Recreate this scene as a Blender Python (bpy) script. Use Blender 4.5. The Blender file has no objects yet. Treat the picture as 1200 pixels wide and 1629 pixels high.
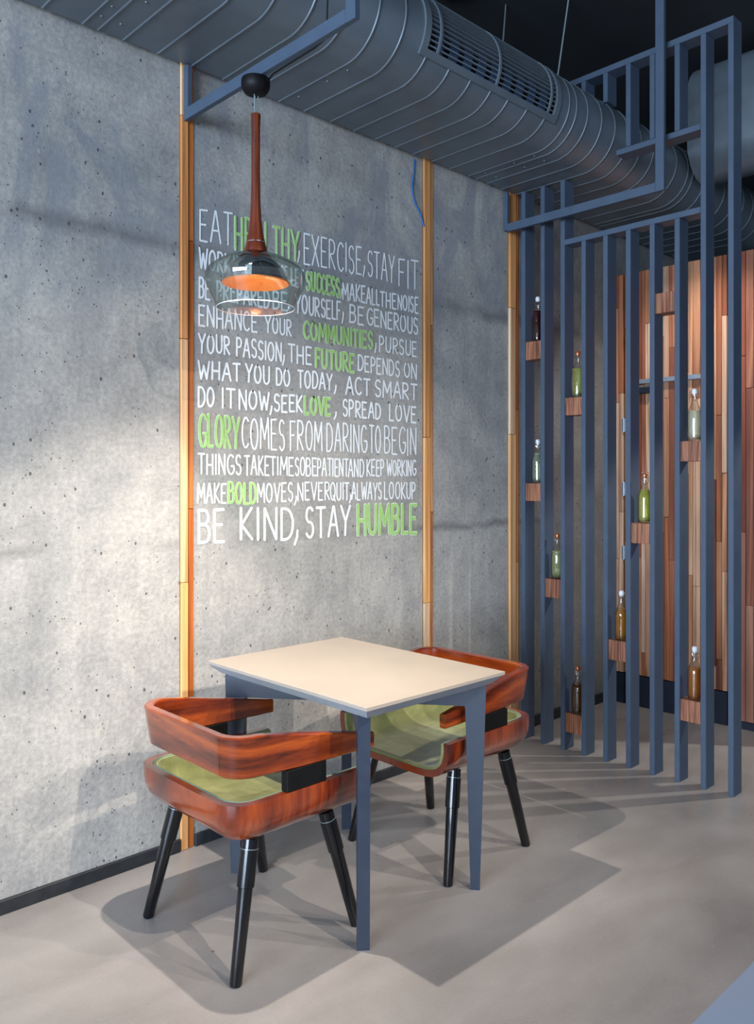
import bpy, bmesh, math, random
from mathutils import Vector, Matrix
random.seed(7)
C = bpy.context.scene.collection
SC = bpy.context.scene

# ---------------------------------------------------------------- camera
CAM_Y = -2.7797; CAM_H = 1.42; FPX = 1307.0
cd = bpy.data.cameras.new('camera'); cam = bpy.data.objects.new('camera', cd); C.objects.link(cam)
cd.sensor_fit = 'HORIZONTAL'; cd.sensor_width = 36.0
cd.lens = FPX / 1200.0 * 36.0
cd.shift_y = -(814.5 - 760.0) / 1200.0
cd.clip_start = 0.05
cam.location = (0, CAM_Y, CAM_H)
cam.rotation_euler = (math.radians(90), 0, math.radians(46.2854 - 90))
SC.camera = cam

# ---------------------------------------------------------------- light and exposure
w = bpy.data.worlds.new('world'); SC.world = w; w.use_nodes = True
bg = w.node_tree.nodes['Background']
bg.inputs[0].default_value = (0.66, 0.80, 1.0, 1); bg.inputs[1].default_value = 0.62

def spot(name, loc, tgt, power, col, angle, blend, size):
    l = bpy.data.lights.new(name, 'SPOT'); o = bpy.data.objects.new(name, l); C.objects.link(o)
    l.energy = power; l.color = col; l.spot_size = math.radians(angle); l.spot_blend = blend
    l.shadow_soft_size = size
    o.location = loc
    o.rotation_euler = (Vector(tgt) - Vector(loc)).to_track_quat('-Z', 'Y').to_euler()
    return o
spot('unseen_table_spot', (1.449, -0.668, 2.18), (1.449, -0.668, 0), 150, (1.0, 0.89, 0.78), 108, 0.7, 0.012)  # unseen spot added in mid-air beside the pendant, without a fixture
spot('track_spot_lamp', (1.62, -3.7, 3.45), (1.5, 0, 0.35), 420, (1.0, 0.88, 0.76), 46, 1.0, 0.02)
spot('side_track_spot_lamp', (3.3, -3.5, 3.4), (2.2, 0, 0.50), 330, (1.0, 0.90, 0.80), 44, 1.0, 0.03)
spot('left_track_spot_lamp', (2.6, -3.5, 3.4), (0.6, 0, 0.1), 260, (1.0, 0.90, 0.80), 36, 1.0, 0.03)
spot('far_spot_lamp', (5.5, -2.35, 2.9), (3.85, -0.70, 0), 230, (1.0, 0.96, 0.90), 46, 0.35, 0.03)
spot('added_partition_wash', (4.10, -0.95, 2.95), (4.71, -0.45, 1.3), 75, (1.0, 0.94, 0.87), 84, 0.9, 0.04)  # unseen wash added behind the screen to brighten the plank partition
l = bpy.data.lights.new('window_daylight', 'AREA'); wl = bpy.data.objects.new('window_daylight', l); C.objects.link(wl)
l.shape = 'RECTANGLE'; l.size = 5.0; l.size_y = 2.8; l.energy = 1350; l.color = (0.66, 0.80, 1.0)
wl.location = (-6.5, -3.4, 1.9); wl.rotation_euler = (Vector((2.2, -1.2, 1.5)) - Vector(wl.location)).to_track_quat('-Z', 'Y').to_euler()
SC.view_settings.view_transform = 'Standard'; SC.view_settings.look = 'None'
SC.view_settings.exposure = 0.0; SC.view_settings.gamma = 1.0
SC.view_settings.use_curve_mapping = False

# ---------------------------------------------------------------- projection helpers (measuring only)
A_ = math.radians(46.2854); Fd = (math.cos(A_), math.sin(A_)); Rd = (math.sin(A_), -math.cos(A_))
def wallpt(u, v):            # point of the concrete wall (y = 0) measured in the photograph
    r = (u - 600) / FPX; d = (760 - v) / FPX
    q = (Fd[0] + r * Rd[0], Fd[1] + r * Rd[1], d); t = -CAM_Y / q[1]
    return (t * q[0], CAM_H + t * q[2])

# ---------------------------------------------------------------- material helpers
def srgb(h):
    r = [int(h[i:i+2], 16) / 255 for i in (0, 2, 4)]
    return tuple(((c / 12.92) if c <= 0.04045 else ((c + 0.055) / 1.055) ** 2.4) for c in r) + (1,)
class NT:
    def __init__(s, name):
        s.m = bpy.data.materials.new(name); s.m.use_nodes = True
        s.t = s.m.node_tree; s.n = s.t.nodes; s.b = s.n['Principled BSDF']
    def new(s, t, **k):
        n = s.n.new(t)
        for a, v in k.items():
            if a.startswith('i_'):
                key = a[2:]; key = int(key) if key.isdigit() else key.replace('_', ' ')
                n.inputs[key].default_value = v
            else: setattr(n, a, v)
        return n
    def l(s, a, b): s.t.links.new(a, b)
    def ramp(s, src, stops, interp='LINEAR'):
        r = s.n.new('ShaderNodeValToRGB'); e = r.color_ramp; e.interpolation = interp
        e.elements[0].position = stops[0][0]; e.elements[0].color = stops[0][1]
        e.elements[1].position = stops[1][0]; e.elements[1].color = stops[1][1]
        for p, c in stops[2:]:
            x = e.elements.new(p); x.color = c
        s.l(src, r.inputs[0]); return r.outputs[0]
    def noise(s, vec, scale, detail=5, rough=0.55, dist=0.0):
        n = s.new('ShaderNodeTexNoise'); n.inputs['Scale'].default_value = scale
        n.inputs['Detail'].default_value = detail; n.inputs['Roughness'].default_value = rough
        n.inputs['Distortion'].default_value = dist
        if vec is not None: s.l(vec, n.inputs['Vector'])
        return n.outputs['Fac']
    def mapping(s, src, scale=(1, 1, 1), loc=(0, 0, 0), rot=(0, 0, 0)):
        m = s.new('ShaderNodeMapping'); m.inputs['Scale'].default_value = scale
        m.inputs['Location'].default_value = loc; m.inputs['Rotation'].default_value = rot
        s.l(src, m.inputs['Vector']); return m.outputs[0]
    def mix(s, fac, a, b, mode='MIX'):
        m = s.n.new('ShaderNodeMix'); m.data_type = 'RGBA'; m.blend_type = mode
        for k, v in ((0, fac), (6, a), (7, b)):
            if hasattr(v, 'is_linked') or hasattr(v, 'links'): s.l(v, m.inputs[k])
            else: m.inputs[k].default_value = v
        return m.outputs[2]
    def math(s, op, a, b=0.0, c=None, clamp=False):
        m = s.n.new('ShaderNodeMath'); m.operation = op; m.use_clamp = clamp
        for k, v in enumerate((a, b) if c is None else (a, b, c)):
            if hasattr(v, 'links'): s.l(v, m.inputs[k])
            else: m.inputs[k].default_value = v
        return m.outputs[0]
    def bump(s, h, strength=0.3, dist=0.01):
        b = s.n.new('ShaderNodeBump'); b.inputs['Strength'].default_value = strength
        b.inputs['Distance'].default_value = dist; s.l(h, b.inputs['Height'])
        s.l(b.outputs[0], s.b.inputs['Normal'])
    def co(s, kind='Object'):
        return s.new('ShaderNodeTexCoord').outputs[kind]
    def wpos(s): return s.new('ShaderNodeNewGeometry').outputs['Position']
    def rnd(s): return s.new('ShaderNodeObjectInfo').outputs['Random']

def mat_concrete(name, dark=1.0, seedloc=(0, 0, 0)):
    t = NT(name); p = t.mapping(t.wpos(), loc=seedloc)
    big = t.noise(p, 1.3, 6, 0.6, 0.6)
    col = t.ramp(big, [(0.30, srgb('8e8f8d')), (0.70, srgb('b6b3ac')), (0.5, srgb('a4a29d'))])
    med = t.noise(p, 6.0, 7, 0.65, 0.3)
    col = t.mix(0.8, col, t.ramp(med, [(0.36, (0.80, 0.81, 0.83, 1)), (0.62, (1.06, 1.06, 1.05, 1))]), 'MULTIPLY')
    fine = t.noise(p, 60.0, 4, 0.7)
    col = t.mix(0.5, col, t.ramp(fine, [(0.35, (0.62, 0.62, 0.62, 1)), (0.65, (1.2, 1.2, 1.2, 1))]), 'MULTIPLY')
    drip = t.noise(t.mapping(p, (22, 22, 0.9)), 1.0, 4, 0.6, 0.2)
    col = t.mix(0.30, col, t.ramp(drip, [(0.3, (0.72, 0.73, 0.74, 1)), (0.62, (1.05, 1.05, 1.05, 1))]), 'MULTIPLY')
    # darker blue-grey patches, only in the upper part of the wall
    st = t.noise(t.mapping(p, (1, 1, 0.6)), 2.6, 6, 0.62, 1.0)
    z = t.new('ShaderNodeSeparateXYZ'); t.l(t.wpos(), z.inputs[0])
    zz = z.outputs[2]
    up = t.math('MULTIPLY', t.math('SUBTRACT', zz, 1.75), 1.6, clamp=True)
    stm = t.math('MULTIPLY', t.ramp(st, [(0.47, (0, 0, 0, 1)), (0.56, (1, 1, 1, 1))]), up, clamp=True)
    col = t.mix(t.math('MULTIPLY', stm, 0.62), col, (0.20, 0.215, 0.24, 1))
    light = t.noise(t.mapping(p, loc=(3, 1, 7)), 7.0, 5, 0.7, 0.5)
    lm = t.math('MULTIPLY', t.ramp(light, [(0.66, (0, 0, 0, 1)), (0.72, (1, 1, 1, 1))]), up, clamp=True)
    col = t.mix(t.math('MULTIPLY', lm, 0.35), col, (0.62, 0.66, 0.70, 1))
    # pour joints: wavering dark lines
    wob = t.noise(t.mapping(p, (1, 1, 1)), 3.5, 5, 0.7)
    for z0, wd, st_ in ((1.17, 0.030, 0.7), (2.30, 0.050, 0.7), (0.60, 0.008, 0.15)):
        dz = t.math('ABSOLUTE', t.math('SUBTRACT', t.math('ADD', zz, t.math('MULTIPLY', wob, 0.10)), z0 + 0.05))
        band = t.math('SUBTRACT', 1.0, t.math('DIVIDE', dz, wd), clamp=True)
        gate = t.ramp(t.noise(t.mapping(p, loc=(z0, 5, 2)), 1.7, 4, 0.6), [(0.42, (0, 0, 0, 1)), (0.6, (1, 1, 1, 1))])
        col = t.mix(t.math('MULTIPLY', t.math('MULTIPLY', band, gate), st_), col, (0.13, 0.13, 0.13, 1))
    # pin holes
    v = t.new('ShaderNodeTexVoronoi'); v.inputs['Scale'].default_value = 26; t.l(t.mapping(p, (1, 1, 0.7)), v.inputs['Vector'])
    gate = t.noise(p, 9.0, 3, 0.6)
    hole = t.math('MULTIPLY', t.math('LESS_THAN', v.outputs['Distance'], 0.12), t.math('GREATER_THAN', gate, 0.52))
    v2 = t.new('ShaderNodeTexVoronoi'); v2.inputs['Scale'].default_value = 48; t.l(t.mapping(p, (1, 1, 0.8), loc=(2, 3, 4)), v2.inputs['Vector'])
    gate2 = t.noise(t.mapping(p, loc=(9, 9, 9)), 5.0, 4, 0.6)
    hole2 = t.math('MULTIPLY', t.math('LESS_THAN', v2.outputs['Distance'], 0.125), t.math('GREATER_THAN', gate2, 0.52))
    hole = t.math('MAXIMUM', hole, hole2)
    col = t.mix(t.math('MULTIPLY', hole, 0.85), col, (0.06, 0.06, 0.06, 1))
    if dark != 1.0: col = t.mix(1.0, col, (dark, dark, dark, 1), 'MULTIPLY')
    t.l(col, t.b.inputs['Base Color']); t.b.inputs['Roughness'].default_value = 0.78
    t.b.inputs['Specular IOR Level'].default_value = 0.3
    h = t.math('SUBTRACT', t.math('ADD', t.math('MULTIPLY', fine, 0.25), t.math('MULTIPLY', med, 0.8)), t.math('MULTIPLY', hole, 0.8))
    t.bump(h, 0.45, 0.012)
    return t.m

def mat_floor():
    t = NT('polished_concrete'); p = t.wpos()
    a = t.noise(p, 1.1, 5, 0.55, 0.4); b = t.noise(t.mapping(p, (1, 2.2, 1), rot=(0, 0, 0.5)), 2.6, 5, 0.55, 0.3); c = t.noise(p, 90, 3, 0.7)
    col = t.ramp(a, [(0.3, srgb('86827f')), (0.7, srgb('a09b97'))])
    col = t.mix(0.7, col, t.ramp(b, [(0.3, (0.82, 0.81, 0.80, 1)), (0.7, (1.08, 1.08, 1.08, 1))]), 'MULTIPLY')
    col = t.mix(0.5, col, t.ramp(c, [(0.3, (0.88, 0.88, 0.88, 1)), (0.7, (1.06, 1.06, 1.06, 1))]), 'MULTIPLY')
    v = t.new('ShaderNodeTexVoronoi'); v.inputs['Scale'].default_value = 3.2; t.l(p, v.inputs['Vector'])
    col = t.mix(t.math('MULTIPLY', t.math('LESS_THAN', v.outputs['Distance'], 0.018), 0.7), col, (0.10, 0.09, 0.08, 1))
    t.l(col, t.b.inputs['Base Color'])
    t.l(t.ramp(b, [(0.3, (0.24,)*3 + (1,)), (0.7, (0.42,)*3 + (1,))]), t.b.inputs['Roughness'])
    t.b.inputs['Specular IOR Level'].default_value = 0.5
    t.bump(c, 0.04, 0.002)
    return t.m

def mat_paint(name, hexc, rough=0.4, var=0.12, metal=0.0, spec=0.5, noise_scale=14):
    t = NT(name); n = t.noise(t.wpos(), noise_scale, 6, 0.6)
    c = srgb(hexc)
    lo = tuple(x * (1 - var) for x in c[:3]) + (1,); hi = tuple(min(1, x * (1 + var)) for x in c[:3]) + (1,)
    t.l(t.ramp(n, [(0.3, lo), (0.7, hi)]), t.b.inputs['Base Color'])
    t.l(t.ramp(n, [(0.2, (rough * 0.85,) * 3 + (1,)), (0.8, (min(1, rough * 1.15),) * 3 + (1,))]), t.b.inputs['Roughness'])
    t.b.inputs['Metallic'].default_value = metal; t.b.inputs['Specular IOR Level'].default_value = spec
    return t.m

def mat_wood(name, dark, mid, lightc, grain=(30, 30, 1.2), rough=0.45, tone=0.0, coat=0.0, fig=1.0, rand_tones=None, bumpy=0.1, knots=False, rfreq=9.0):
    """wood whose grain runs along the axis with the small scale; every object gets its own shift and tone"""
    t = NT(name); r = t.rnd()
    vm = t.new('ShaderNodeVectorMath', operation='MULTIPLY_ADD')
    t.l(t.co(), vm.inputs[0]); vm.inputs[1].default_value = (1, 1, 1)
    cmb = t.new('ShaderNodeCombineXYZ')
    for k in range(3): t.l(t.math('MULTIPLY', r, 17.0 + 9 * k), cmb.inputs[k])
    t.l(cmb.outputs[0], vm.inputs[2]); p = vm.outputs[0]
    warp = t.noise(t.mapping(p, tuple(g * 0.13 for g in grain)), fig, 3, 0.5, 0.8)
    rings = t.math('FRACT', t.math('MULTIPLY', warp, rfreq))
    rings = t.math('ABSOLUTE', t.math('SUBTRACT', rings, 0.5))
    fibre = t.noise(t.mapping(p, tuple(g * 4 for g in grain)), 1.0, 4, 0.65)
    f = t.math('ADD', t.math('MULTIPLY', rings, 0.9), t.math('MULTIPLY', fibre, 0.55))
    col = t.ramp(f, [(0.18, srgb(dark)), (0.85, srgb(lightc)), (0.48, srgb(mid))])
    big = t.noise(t.mapping(p, tuple(g * 0.10 for g in grain)), 1.0, 2, 0.5)
    col = t.mix(0.7, col, t.ramp(big, [(0.30, (0.66, 0.58, 0.55, 1)), (0.6, (1.05, 1.04, 1.0, 1))]), 'MULTIPLY')
    if rand_tones:
        st = [(i / len(rand_tones), srgb(h)) for i, h in enumerate(rand_tones)]
        wn = t.new('ShaderNodeTexWhiteNoise', noise_dimensions='1D'); t.l(t.math('MULTIPLY', r, 91.7), wn.inputs['W'])
        col = t.mix(1.0, col, t.ramp(wn.outputs['Value'], st, 'CONSTANT'), 'MULTIPLY')
    if knots:
        v = t.new('ShaderNodeTexVoronoi'); v.inputs['Scale'].default_value = 1.0
        t.l(t.mapping(p, (14, 14, 3.0)), v.inputs['Vector'])
        kn = t.ramp(v.outputs['Distance'], [(0.05, (1, 1, 1, 1)), (0.22, (0, 0, 0, 1))])
        col = t.mix(t.math('MULTIPLY', kn, 0.75), col, srgb('5a2f16'))
    t.l(col, t.b.inputs['Base Color']); t.b.inputs['Roughness'].default_value = rough
    t.b.inputs['Coat Weight'].default_value = coat; t.b.inputs['Coat Roughness'].default_value = 0.12
    t.bump(f, bumpy, 0.002)
    return t.m

def mat_plain(name, col, rough=0.5, metal=0.0, emit=None, es=0):
    t = NT(name); n = t.noise(t.co(), 30, 3)
    c = srgb(col)
    t.l(t.ramp(n, [(0.2, tuple(x * 0.9 for x in c[:3]) + (1,)), (0.8, tuple(min(1, x * 1.08) for x in c[:3]) + (1,))]), t.b.inputs['Base Color'])
    t.b.inputs['Roughness'].default_value = rough; t.b.inputs['Metallic'].default_value = metal
    if emit:
        t.b.inputs['Emission Color'].default_value = srgb(emit); t.b.inputs['Emission Strength'].default_value = es
    return t.m

def mat_thin_glass(name, tint, edge, refl):
    """thin blown glass wall: see-through, mirror-like at grazing angles, a little of its own tint"""
    t = NT(name); out = t.n['Material Output']
    tr = t.new('ShaderNodeBsdfTransparent')
    lw0 = t.new('ShaderNodeLayerWeight'); lw0.inputs[0].default_value = 0.35
    t.l(t.ramp(lw0.outputs['Facing'], [(0.25, tint), (0.95, edge)]), tr.inputs[0])
    gl = t.new('ShaderNodeBsdfGlossy'); gl.inputs['Roughness'].default_value = 0.02
    lw = t.new('ShaderNodeLayerWeight'); lw.inputs[0].default_value = 0.42
    fac = t.math('ADD', t.math('MULTIPLY', lw.outputs['Facing'], refl), refl * 0.14, clamp=True)
    m1 = t.new('ShaderNodeMixShader'); t.l(fac, m1.inputs[0]); t.l(tr.outputs[0], m1.inputs[1]); t.l(gl.outputs[0], m1.inputs[2])
    t.l(m1.outputs[0], out.inputs[0])
    return t.m

def mat_liquid(name, col, dark):
    t = NT(name); p = t.co()
    z = t.new('ShaderNodeSeparateXYZ'); t.l(p, z.inputs[0])
    n = t.noise(p, 60, 3)
    zz = t.math('ADD', z.outputs[2], t.math('MULTIPLY', n, 0.03))
    # herbs and dregs settled at the bottom
    c = t.ramp(zz, [(0.018, srgb(dark)), (0.045, srgb(col))])
    t.l(c, t.b.inputs['Base Color']); t.b.inputs['Roughness'].default_value = 0.05
    t.b.inputs['Transmission Weight'].default_value = 0.7; t.b.inputs['IOR'].default_value = 1.2
    return t.m

M = {}
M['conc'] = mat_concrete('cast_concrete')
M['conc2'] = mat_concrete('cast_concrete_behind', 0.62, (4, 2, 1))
M['floor'] = mat_floor()
M['ceil'] = mat_paint('ceiling_black', '1c2126', 0.85, 0.25, noise_scale=2)
M['plaster'] = mat_paint('grey_plaster', '85888c', 0.8, 0.1)
M['steel'] = mat_paint('blue_grey_steel', '3e4d5f', 0.55, 0.07)
M['table_steel'] = mat_paint('table_blue_grey_steel', '27303e', 0.42, 0.06)
M['duct'] = mat_paint('duct_paint', '67727b', 0.40, 0.12, metal=0.3, noise_scale=5)
M['duct_in'] = mat_plain('duct_inside', '0c0f14', 0.8)
M['blade'] = mat_paint('vent_blade_blue', '3c5578', 0.4, 0.08)
M['skirt'] = mat_paint('black_skirting', '24272b', 0.55, 0.35, noise_scale=25)
M['kick'] = mat_paint('navy_kick_plate', '141d2e', 0.45, 0.15)
PT = ['ffffff', 'f6e6d6', 'e8c4a8', 'd8a88a', 'b88468', '9c6a50', 'fff4ea', 'f0d4bc', 'ffffff']
M['plank'] = mat_wood('teak_planks', '8e6a52', 'bf967a', 'e4c8ae', (30, 30, 1.1), 0.55, rand_tones=PT, knots=True)
M['plank_red'] = mat_wood('reddish_teak_planks', '764a3a', '9c6a54', 'bc8a72', (30, 30, 1.0), 0.5, rand_tones=['ffffff', 'e0c0b0', 'c09080', 'fff0e0'])
M['strip'] = mat_wood('pale_pine_strip', 'b88a5c', 'deb68c', 'f2dcbc', (40, 40, 1.0), 0.5, rand_tones=['ffffff', 'f4d8b0', 'ffeed8', 'eec494'])
M['strip2'] = mat_wood('brown_teak_strip', '9a5a2a', 'd08c4c', 'f0bc80', (40, 40, 1.0), 0.5, rand_tones=['ffffff', 'e0b490', 'fff0e0', 'f0c498'])
M['rose'] = mat_wood('polished_rosewood', '3a1207', '83330f', 'b8581c', (3, 3, 20), 0.2, coat=0.8, fig=1.5, bumpy=0.02, rfreq=5.0)
M['rose_shell'] = mat_wood('polished_rosewood_shell', '36110a', '742a0f', 'a04618', (22, 4, 3), 0.2, coat=0.8, fig=1.5, bumpy=0.02, rfreq=5.0)
M['rod'] = mat_wood('walnut_rod', '2c110a', '682c17', '964826', (22, 22, 3), 0.3, coat=0.3, bumpy=0.03)
M['block'] = mat_wood('zebrano_block', '4e2c20', '86543c', 'b98364', (3, 60, 2.0), 0.5, fig=3.0)
M['pad'] = None
M['black'] = mat_paint('black_lacquer', '0b0c0f', 0.16, 0.2)
M['blackmat'] = mat_paint('matt_black', '060709', 0.6, 0.2, spec=0.25)
M['chrome'] = mat_plain('chrome', 'e8e8ea', 0.08, 1.0)
M['wire'] = mat_plain('grey_wire', '9fb0b4', 0.4, 0.6)
M['bluewire'] = mat_plain('blue_cable', '1c5f9e', 0.5)
M['glass'] = mat_thin_glass('lamp_glass', (0.88, 0.94, 0.91, 1), (0.30, 0.42, 0.37, 1), 0.5)
M['bglass'] = mat_thin_glass('bottle_glass', (0.95, 0.97, 0.94, 1), (0.35, 0.42, 0.36, 1), 0.45)
M['white'] = mat_plain('white_paint', 'e9edee', 0.8)
M['green'] = mat_plain('green_paint', 'a0cc74', 0.8)
M['pale'] = mat_plain('pale_green_paint', 'cfe4bf', 0.8)
M['top'] = mat_paint('table_laminate', 'a1978b', 0.40, 0.05, noise_scale=4)
M['top2'] = mat_paint('daylit_laminate', 'c3cad8', 0.42, 0.05, noise_scale=4)  # second tabletop: bluish daylight put into the laminate's colour
M['edge'] = mat_paint('table_edge_grey', '9298a0', 0.45, 0.10, noise_scale=30)
M['alu'] = mat_plain('brushed_aluminium', 'a7b4c4', 0.35, 0.7)
t = NT('green_velvet'); n1 = t.noise(t.co(), 9, 5, 0.6, 0.8); n2 = t.noise(t.co(), 400, 2)
c_ = t.ramp(n1, [(0.3, srgb('5c6238')), (0.7, srgb('888c58'))])
t.l(c_, t.b.inputs['Base Color']); t.b.inputs['Roughness'].default_value = 0.85
t.b.inputs['Sheen Weight'].default_value = 0.5; t.b.inputs['Sheen Roughness'].default_value = 0.4; t.bump(n2, 0.25, 0.001)
M['pad'] = t.m
M['trim'] = mat_plain('green_piping', '6d8672', 0.7)
t = NT('lamp_reflector'); t.b.inputs['Base Color'].default_value = srgb('d08040'); t.b.inputs['Metallic'].default_value = 0.35
n1 = t.noise(t.co(), 25, 4); t.l(t.ramp(n1, [(0.2, (0.12, 0.12, 0.12, 1)), (0.8, (0.3, 0.3, 0.3, 1))]), t.b.inputs['Roughness'])
M['reflector'] = t.m
M['bulb'] = mat_plain('warm_bulb', 'ffd9a0', 0.5, emit='ffb45e', es=9)

# ---------------------------------------------------------------- mesh helpers
def finish(name, bm, mat, parent=None, loc=None, smooth=False, bevel=0, segs=2):
    if bevel:
        e = [x for x in bm.edges if len(x.link_faces) == 2 and x.calc_face_angle(0) > 0.5]
        if e: bmesh.ops.bevel(bm, geom=e, offset=bevel, segments=segs, affect='EDGES', clamp_overlap=True)
    bmesh.ops.recalc_face_normals(bm, faces=bm.faces[:])
    me = bpy.data.meshes.new(name); bm.to_mesh(me); bm.free()
    me.materials.append(mat)
    if smooth:
        for p in me.polygons: p.use_smooth = True
        try: me.set_sharp_from_angle(angle=math.radians(smooth if smooth > 1 else 40))
        except Exception: pass
    return link(name, me, parent, loc)
def link(name, me, parent=None, loc=None):
    o = bpy.data.objects.new(name, me); C.objects.link(o)
    if parent: o.parent = parent
    if loc: o.location = loc
    return o
def add_box(bm, x0, x1, y0, y1, z0, z1):
    r = bmesh.ops.create_cube(bm, size=1.0)
    bmesh.ops.scale(bm, vec=(abs(x1 - x0), abs(y1 - y0), abs(z1 - z0)), verts=r['verts'])
    bmesh.ops.translate(bm, vec=((x0 + x1) / 2, (y0 + y1) / 2, (z0 + z1) / 2), verts=r['verts'])
def box(name, x0, x1, y0, y1, z0, z1, mat, parent=None, bevel=0.0, centre=True):
    """box whose origin is its own centre; coordinates are the parent's"""
    cx, cy, cz = (x0 + x1) / 2, (y0 + y1) / 2, (z0 + z1) / 2
    bm = bmesh.new(); add_box(bm, x0 - cx, x1 - cx, y0 - cy, y1 - cy, z0 - cz, z1 - cz)
    return finish(name, bm, mat, parent, (cx, cy, cz), bevel=bevel, segs=1)
def add_lathe(bm, prof, n=32, cx=0, cy=0, closed=False):
    rings = []
    for r, z in prof:
        if r < 1e-5: rings.append([bm.verts.new((cx, cy, z))])
        else: rings.append([bm.verts.new((cx + r * math.cos(2 * math.pi * k / n), cy + r * math.sin(2 * math.pi * k / n), z)) for k in range(n)])
    pairs = list(zip(rings, rings[1:]))
    if closed: pairs.append((rings[-1], rings[0]))
    for a, b in pairs:
        for k in range(n):
            k2 = (k + 1) % n
            if len(a) == 1 and len(b) == 1: continue
            if len(a) == 1: bm.faces.new((a[0], b[k], b[k2]))
            elif len(b) == 1: bm.faces.new((a[k], a[k2], b[0]))
            else: bm.faces.new((a[k], a[k2], b[k2], b[k]))
def lathe(name, prof, mat, parent=None, loc=None, n=32, closed=False, smooth=50):
    bm = bmesh.new(); add_lathe(bm, prof, n, closed=closed)
    return finish(name, bm, mat, parent, loc, smooth=smooth)
def add_tube(bm, pts, rad, n=8, cap=True):
    pts = [Vector(p) for p in pts]
    rads = rad if isinstance(rad, (list, tuple)) else [rad] * len(pts)
    rings = []; prev = None
    for i, p in enumerate(pts):
        d = (pts[min(i + 1, len(pts) - 1)] - pts[max(i - 1, 0)]).normalized()
        if prev is None:
            a = Vector((0, 0, 1)) if abs(d.z) < 0.9 else Vector((1, 0, 0))
            u = d.cross(a).normalized()
        else:
            u = (prev - d * prev.dot(d)).normalized()
        prev = u; v = d.cross(u)
        rings.append([bm.verts.new(p + (u * math.cos(2 * math.pi * k / n) + v * math.sin(2 * math.pi * k / n)) * rads[i]) for k in range(n)])
    for a, b in zip(rings, rings[1:]):
        for k in range(n): bm.faces.new((a[k], a[(k + 1) % n], b[(k + 1) % n], b[k]))
    if cap:
        bm.faces.new(rings[0][::-1]); bm.faces.new(rings[-1])
def tube(name, pts, rad, mat, parent=None, loc=None, n=8):
    bm = bmesh.new(); add_tube(bm, pts, rad, n)
    return finish(name, bm, mat, parent, loc, smooth=50)
def prism(name, poly, z0, z1, mat, parent=None, loc=None, bevel=0, xf=None):
    """poly in (a, b), extruded along c; xf maps (a, b, c) to local xyz"""
    bm = bmesh.new(); xf = xf or (lambda a, b, c: (a, b, c))
    lo = [bm.verts.new(xf(a, b, z0)) for a, b in poly]; hi = [bm.verts.new(xf(a, b, z1)) for a, b in poly]
    n = len(poly)
    bm.faces.new(lo[::-1]); bm.faces.new(hi)
    for k in range(n): bm.faces.new((lo[k], lo[(k + 1) % n], hi[(k + 1) % n], hi[k]))
    return finish(name, bm, mat, parent, loc, bevel=bevel, segs=1)
def empty(name, loc=(0, 0, 0), label=None, cat=None, group=None, kind=None, rz=0):
    o = bpy.data.objects.new(name, None); C.objects.link(o); o.location = loc; o.rotation_euler = (0, 0, rz)
    return tag(o, label, cat, group, kind)
def tag(o, label=None, cat=None, group=None, kind=None):
    if label: o['label'] = label
    if cat: o['category'] = cat
    if group: o['group'] = group
    if kind: o['kind'] = kind
    return o
def copy_tree(o, parent=None):
    c = o.copy(); C.objects.link(c)
    if parent: c.parent = parent
    for ch in list(o.children): copy_tree(ch, c)
    return c

# ================================================================= SETTING
tag(box('floor', -8.0, 6.3, -5.5, 0.25, -0.1, 0.0, M['floor']), 'grey polished concrete floor with soft mottling', kind='structure')
tag(box('ceiling', -8.0, 6.3, -5.5, 0.25, 3.8, 3.9, M['ceil']), 'near-black painted ceiling above the duct', kind='structure')
wb = empty('wall_back', (0, 0, 0), 'bare cast concrete wall with wood strips', kind='structure')
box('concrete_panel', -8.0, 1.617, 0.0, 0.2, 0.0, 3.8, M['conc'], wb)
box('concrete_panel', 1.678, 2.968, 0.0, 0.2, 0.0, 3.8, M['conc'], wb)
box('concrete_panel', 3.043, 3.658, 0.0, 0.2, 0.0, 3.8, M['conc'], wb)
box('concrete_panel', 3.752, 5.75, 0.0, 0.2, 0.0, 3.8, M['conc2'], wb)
box('joint_backing', 1.60, 3.77, 0.035, 0.19, 0.0, 3.8, M['blackmat'], wb)
tag(box('wall_right', 5.75, 5.9, -5.5, 0.2, 0.0, 3.8, M['ceil']), 'dark wall far behind the wooden partition', kind='structure')
# baseboards
for nm, x0, x1 in (('baseboard_left', -8.0, 1.615), ('baseboard_back', 1.68, 2.968), ('baseboard_middle', 3.045, 3.655), ('baseboard_right', 3.755, 4.70)):
    tag(box(nm, x0, x1, -0.014, 0.0, 0.0, 0.047 if x0 < 3.7 else 0.06, M['skirt'], bevel=0.002), 'low black skirting along the concrete wall', kind='structure')

# wood strips set in the joints of the concrete: two slim planks side by side, butt-jointed
def strip(n, x0, xm, x1, cuts_a, cuts_b, da, db, label, mats=('strip', 'strip2')):
    r = empty('trim_%d' % n, (x0, 0, 0), label, kind='structure')
    for (a, b, cuts, d, mt) in ((x0, xm - 0.003, cuts_a, da, mats[0]), (xm + 0.003, x1, cuts_b, db, mats[1])):
        zs = [0.0] + cuts + [3.05]
        for k in range(len(zs) - 1):
            box('plank', a - x0, b - x0, -d - random.uniform(0, 0.002), 0.03, zs[k] + 0.001, zs[k + 1] - 0.001, M[mt], r, bevel=0.0015)
strip(1, 1.620, 1.652, 1.676, [1.02, 1.95, 2.80], [1.30, 2.33], 0.010, 0.004, 'pair of slim wooden strips left of the painted lettering')
strip(2, 2.974, 3.018, 3.040, [0.80, 1.62], [1.25, 2.18], 0.010, 0.004, 'pair of slim wooden strips right of the painted lettering')
strip(3, 3.664, 3.718, 3.744, [1.66, 2.36], [0.95, 1.80], 0.012, 0.006, 'pair of slim wooden strips beside the slatted screen')

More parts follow.
